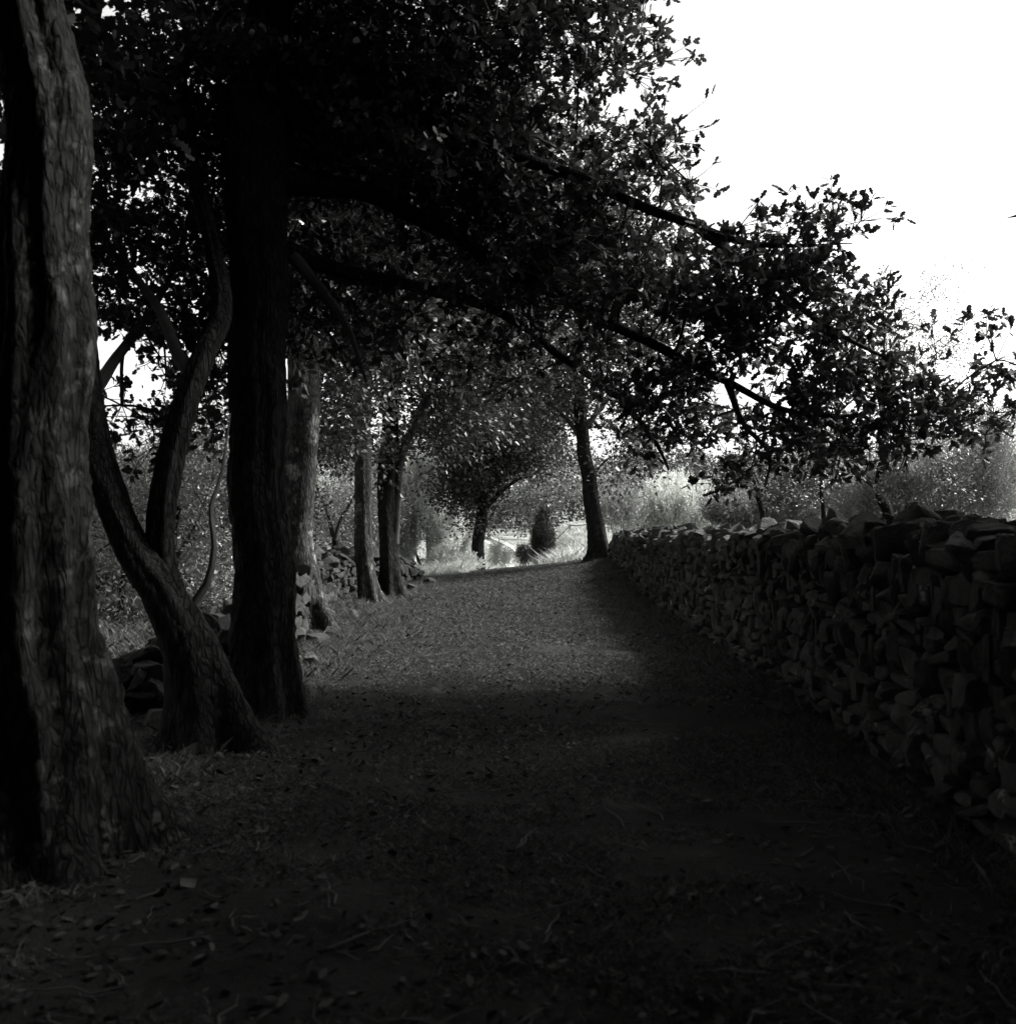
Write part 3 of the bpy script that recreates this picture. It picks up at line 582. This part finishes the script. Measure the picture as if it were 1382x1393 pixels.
# ------------------------------------------------------------------ small trees and undergrowth left of the row
def small(px, Y, lab, pts, lobes, seed, lm='olive', leaf=(.085, .034), dens=20, per=110, sig=.2, name='small_tree', group=None, k=14, flare=.4):
    b = base(px, Y)
    return tree(name, lab, 'tree', b, [[[b[0], b[1], b[2], pts[0][0][3]]] + ST(*pts[0])] + [ST(*q) for q in pts[1:]], lobes, dens=dens, per=per, leaf=leaf, sig=sig, lm=lm, seed=seed, k=k, flare=flare, attach=(.5, 1), twig_r=.003, group=group)
small(245, 13, 'olive-leaved small tree seen between the two stems of the forked oak', [[(248, 800, 13, .05), (235, 740, 13, .045), (245, 690, 13, .03)], [(240, 760, 13, .03), (275, 700, 13, .02)]],
      [LB(270, 690, 13, 50, 65, .9), LB(190, 690, 13.2, 45, 60, .9, .8), LB(235, 790, 12.8, 55, 50, .8, .7), LB(290, 780, 12.9, 30, 60, .7, .8), LB(215, 640, 13.4, 70, 22, .8, .8), LB(262, 585, 13.2, 52, 44, .9, .9), LB(285, 520, 13.3, 30, 36, .8, .7)], 31)
small(165, 12, 'bushy small tree left of the forked oak with bright flecks of leaf', [[(165, 830, 12, .04), (170, 770, 12, .03)]],
      [LB(170, 780, 12, 30, 60, .7, .9), LB(120, 700, 12.3, 45, 70, .9, .8), LB(165, 850, 11.8, 32, 26, .5, .5), LB(60, 720, 12.3, 60, 90, .9, .9)], 32)
small(456, 20, 'small tree with dark V-shaped stems between the curved trunk and the slender one', [[(456, 760, 20, .07), (455, 735, 20, .065)], [(455, 738, 20, .05), (447, 705, 20, .045), (442, 690, 20, .035), (430, 660, 20, .015)], [(455, 738, 20, .05), (464, 708, 20, .04), (475, 685, 20, .03), (490, 660, 20, .012)]],
      [LB(460, 690, 20.6, 40, 40, 1.0), LB(455, 755, 20.5, 35, 30, .8, .9), LB(510, 700, 21.5, 22, 60, .9, 1.3), LB(440, 640, 20.6, 40, 30, 1.0, .6)], 33, leaf=(.09, .036), dens=16, sig=.2)
small(330, 18, 'grey-green small tree deep in shade behind the massive trunk', [[(330, 780, 18, .06), (320, 700, 18, .05)]],
      [LB(320, 700, 18, 80, 80, 1.4), LB(230, 680, 18.5, 70, 60, 1.3, .8), LB(390, 700, 18.4, 40, 80, 1.2, .7)], 34, lm='oak_far', leaf=(.10, .05), dens=10, per=70, sig=.24)
small(110, 21, 'dark bushy tree at the far left under the gap of sky', [[(110, 780, 21, .08), (120, 700, 21, .06)]],
      [LB(120, 690, 21, 110, 60, 1.8), LB(0, 680, 21, 110, 80, 1.8), LB(-110, 650, 21, 90, 100, 1.8), LB(240, 680, 22, 90, 50, 1.6, .9)], 35, lm='oak_far', leaf=(.12, .06), dens=8, per=80, sig=.28)

# tall bright bushes beyond the left row
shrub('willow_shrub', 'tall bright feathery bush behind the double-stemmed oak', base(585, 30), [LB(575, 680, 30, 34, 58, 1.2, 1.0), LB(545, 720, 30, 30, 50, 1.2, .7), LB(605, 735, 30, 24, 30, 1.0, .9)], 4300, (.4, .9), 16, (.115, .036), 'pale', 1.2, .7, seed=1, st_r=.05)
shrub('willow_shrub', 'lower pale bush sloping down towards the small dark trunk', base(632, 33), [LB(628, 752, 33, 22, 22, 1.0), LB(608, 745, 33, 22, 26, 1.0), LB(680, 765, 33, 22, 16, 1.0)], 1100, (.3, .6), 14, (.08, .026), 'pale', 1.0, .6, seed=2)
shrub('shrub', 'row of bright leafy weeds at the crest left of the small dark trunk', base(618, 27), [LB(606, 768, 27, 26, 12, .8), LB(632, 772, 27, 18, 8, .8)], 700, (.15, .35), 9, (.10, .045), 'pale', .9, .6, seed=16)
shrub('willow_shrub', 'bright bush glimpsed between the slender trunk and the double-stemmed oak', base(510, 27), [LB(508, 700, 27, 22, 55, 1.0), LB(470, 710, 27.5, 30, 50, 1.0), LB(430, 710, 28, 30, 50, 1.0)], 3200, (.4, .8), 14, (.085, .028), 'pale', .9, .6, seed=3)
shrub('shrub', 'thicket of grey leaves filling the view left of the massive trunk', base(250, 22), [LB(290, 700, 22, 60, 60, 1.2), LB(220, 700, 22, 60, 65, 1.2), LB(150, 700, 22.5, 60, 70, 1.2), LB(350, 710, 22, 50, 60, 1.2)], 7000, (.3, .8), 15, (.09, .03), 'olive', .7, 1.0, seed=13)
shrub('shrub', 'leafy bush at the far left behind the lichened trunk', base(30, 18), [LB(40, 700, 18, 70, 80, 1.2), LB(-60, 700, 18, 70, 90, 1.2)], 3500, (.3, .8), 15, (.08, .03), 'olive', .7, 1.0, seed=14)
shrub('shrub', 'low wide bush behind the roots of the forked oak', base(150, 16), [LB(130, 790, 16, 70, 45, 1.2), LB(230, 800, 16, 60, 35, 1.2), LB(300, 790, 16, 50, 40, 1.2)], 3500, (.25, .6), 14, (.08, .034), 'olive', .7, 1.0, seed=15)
# bushes and small trees behind the right wall
def R_(px, Y): return base(px, Y)
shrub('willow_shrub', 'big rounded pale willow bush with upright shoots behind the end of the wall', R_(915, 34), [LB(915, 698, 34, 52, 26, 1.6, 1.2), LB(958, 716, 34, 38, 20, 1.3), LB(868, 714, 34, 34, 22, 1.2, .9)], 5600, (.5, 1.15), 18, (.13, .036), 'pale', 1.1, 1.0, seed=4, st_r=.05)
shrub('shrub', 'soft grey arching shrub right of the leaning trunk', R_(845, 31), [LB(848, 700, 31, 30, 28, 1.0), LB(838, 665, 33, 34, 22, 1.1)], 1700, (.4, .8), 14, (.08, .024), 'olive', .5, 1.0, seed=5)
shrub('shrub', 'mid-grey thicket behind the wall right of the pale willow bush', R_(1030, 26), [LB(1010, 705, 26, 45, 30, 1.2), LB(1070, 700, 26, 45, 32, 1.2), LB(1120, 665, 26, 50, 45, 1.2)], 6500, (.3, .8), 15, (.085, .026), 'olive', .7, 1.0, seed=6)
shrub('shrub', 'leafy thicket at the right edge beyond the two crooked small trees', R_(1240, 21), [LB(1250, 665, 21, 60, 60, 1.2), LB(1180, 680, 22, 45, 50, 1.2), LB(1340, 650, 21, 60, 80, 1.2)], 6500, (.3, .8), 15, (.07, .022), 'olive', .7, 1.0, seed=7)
small(1210, 14, 'crooked small orchard tree rising behind the wall under the oak limbs', [[(1210, 705, 14, .075), (1200, 678, 14, .07), (1198, 650, 14, .065), (1202, 610, 14, .055), (1200, 560, 14, .045), (1190, 500, 14, .03), (1185, 440, 14, .015)],
      [(1198, 668, 14, .04), (1180, 655, 14, .035), (1162, 640, 14, .03), (1145, 620, 14, .02), (1130, 590, 14, .01)], [(1200, 655, 14, .03), (1225, 640, 14.1, .02), (1240, 600, 14.2, .01)], [(1202, 600, 14, .03), (1180, 585, 14, .022), (1160, 560, 14, .012)]],
      [LB(1185, 590, 14.2, 60, 50, .9, .6), LB(1195, 490, 14.2, 50, 60, .8, .7), LB(1215, 440, 14.2, 35, 40, .6, .35)], 41, leaf=(.065, .024), dens=26, per=60, sig=.15)
small(1233, 16, 'second crooked small tree with a kinked stem just right of its neighbour', [[(1233, 715, 16, .075), (1234, 695, 16, .07), (1238, 675, 16, .06), (1236, 655, 16, .055), (1232, 630, 16, .045), (1236, 600, 16, .035), (1240, 550, 16, .026), (1225, 480, 16, .018), (1215, 410, 16, .008)],
      [(1234, 692, 16, .035), (1222, 700, 16, .025), (1224, 680, 16, .02)], [(1236, 660, 16, .03), (1222, 645, 16, .025), (1205, 630, 16, .015)]],
      [LB(1240, 590, 16, 45, 55, .9, .45), LB(1300, 560, 16, 60, 90, .9, .5), LB(1275, 660, 16.3, 26, 40, .8, .45), LB(1215, 470, 16.2, 55, 62, .9, .75), LB(1195, 405, 16, 30, 26, .6, .5), LB(1275, 440, 16, 40, 70, .9, .6)], 42, leaf=(.065, .024), dens=26, per=60, sig=.15)
small(1036, 16.5, 'small dark-crowned tree with one thin slanting stem behind the wall', [[(1038, 715, 16.5, .05), (1035, 690, 16.5, .045), (1028, 665, 16.5, .035), (1020, 640, 16.5, .02)]],
      [LB(1010, 640, 16.5, 50, 32, .8), LB(1080, 650, 16.6, 50, 26, .8, .8), LB(1040, 668, 16.4, 30, 16, .5, .8)], 43, lm='dark', leaf=(.08, .045), dens=18, per=50, sig=.16)
small(1118, 18, 'thin upright stem standing behind the wall with a sparse crown', [[(1120, 700, 18, .045), (1118, 660, 18, .04), (1119, 620, 18, .035), (1122, 570, 18, .02)]],
      [LB(1120, 600, 18, 60, 40, 1.0, .5), LB(1110, 660, 18, 45, 30, .9, .4)], 44, leaf=(.075, .03), dens=14, per=60, sig=.18)
# moss-covered hummock of low plants on the wall top
shrub('ivy_clump', 'low cushion of pale leafy growth on top of the wall at the right', (3.0, 7.05, float(ground(3.0, 7.05)) + 1.2), [LW(2.95, 7.05, 1.72, .22, .3, .10), LW(3.1, 7.4, 1.70, .2, .3, .1)], 500, (.03, .08), 8, (.022, .013), 'olive', .6, .4, seed=9, cat='plant', nst=4, st_r=.006)

# ------------------------------------------------------------------ beyond the crest
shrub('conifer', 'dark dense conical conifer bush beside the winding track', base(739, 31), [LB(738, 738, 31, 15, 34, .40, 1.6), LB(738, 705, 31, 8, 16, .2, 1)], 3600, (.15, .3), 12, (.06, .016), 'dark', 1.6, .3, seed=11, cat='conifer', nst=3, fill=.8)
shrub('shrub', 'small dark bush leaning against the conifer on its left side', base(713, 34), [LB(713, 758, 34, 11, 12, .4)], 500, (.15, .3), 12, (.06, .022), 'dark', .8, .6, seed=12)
dk = 'dark shade trees beyond the far meadow'
for q, (px, Y, top, hw, lab) in enumerate([(555, 78, 575, 60, 'dark tree beyond the meadow, farthest left'), (640, 70, 640, 50, 'dark tree beyond the meadow behind the small round-crowned oak'), (705, 84, 625, 55, 'dark tree where the farm track disappears'),
                                           (800, 58, 655, 44, 'black-looking tree above the fenced bank, left of the leaning trunk'), (850, 74, 655, 42, 'dark tree above the bank just right of the leaning trunk'), (930, 88, 640, 50, 'dark tree rising behind the pale willow bush'),
                                           (1020, 80, 650, 50, 'dark tree behind the thicket right of the willow bush'), (1130, 76, 640, 60, 'far dark tree behind the thin upright stem'), (1250, 70, 630, 70, 'far dark tree at the right edge'), (420, 74, 570, 75, 'far dark tree seen past the curved trunk'), (270, 70, 590, 90, 'far dark tree seen past the forked oak'), (90, 66, 610, 90, 'far dark tree at the left edge')]):
    b = base(px, Y); H = EYE - (top - CY) / F * Y - b[2]; rw = hw / F * Y
    tree('broadleaf_tree', lab, 'tree', b, [[[b[0], b[1], b[2], .22], [b[0], b[1], b[2] + H * .4, .17], [b[0] + .2, b[1], b[2] + H * .85, .05]]],
         [LW(b[0], b[1], b[2] + H * .58, rw, rw, H * .40), LW(b[0] - rw * .5, b[1] - .5, b[2] + H * .38, rw * .7, rw * .7, H * .30, .9), LW(b[0] + rw * .6, b[1] - .5, b[2] + H * .36, rw * .7, rw * .7, H * .30, .9)],
         dens=1.1, per=60, leaf=(.24, .16), sig=.42, lm='dark' if q in (3, 4, 2) else 'wood', seed=60 + q, k=10, group=None, attach=(H * .2, 1), twigs=False)
# fence posts and low wall on the bank
fr = thing('rail_fence', 'low pale rail fence with posts along the top of the sunlit bank', 'fence', (3.0, 46.5, float(ground(3.0, 46.5))))
pts = [(2.2, 46.5), (3.0, 46.3), (3.8, 46.0), (4.8, 45.6), (6.0, 45.2)]; G2 = Geo()
for (x, y) in pts:
    z = float(ground(x, y)); Gp = Geo(); tube(Gp, [(x, y, z - .1), (x, y, z + .2), (x + .01, y, z + .42), (x + .01, y, z + .44)], [.05, .05, .045, .01], 8); Gp.build('post', M['post'], fr, True)
for (a, c) in zip(pts[:-1], pts[1:]):
    A = np.array([*a, float(ground(*a)) + .33]); B = np.array([*c, float(ground(*c)) + .33]); Gp = Geo(); tube(Gp, [A, (A + B) / 2 + np.array([0, 0, -.015]), B], [.035, .032, .03], 8); Gp.build('rail', M['post'], fr, True)

# far wooded hill
rng = np.random.default_rng(77)
n = 1500; cx = rng.uniform(-120, 130, n); cy = rng.uniform(112, 185, n); h = rng.uniform(3.5, 7.5, n); cz = ground(cx, cy) + h * .55; rr = rng.uniform(1.6, 3.4, n)
per = 130; rep = np.repeat(np.arange(n), per); u = unit(rng.normal(size=(n * per, 3))) * (rng.random((n * per, 1)) ** .3)
P = np.stack([cx, cy, cz], -1)[rep] + u * np.stack([rr, rr, h * .5], -1)[rep] * (1 + .25 * rng.normal(size=(n * per, 1)) * .5)
G = Geo(); leaves(G, P, unit(u + rng.normal(size=u.shape)), unit(rng.normal(size=u.shape) + np.array([0, 0, .6])), rng.uniform(.35, .7, len(P)), rng.uniform(.25, .5, len(P)), KITE)
tag(G.build('woodland', M['wood']), 'distant wooded ridge under the bright sky', kind='stuff')
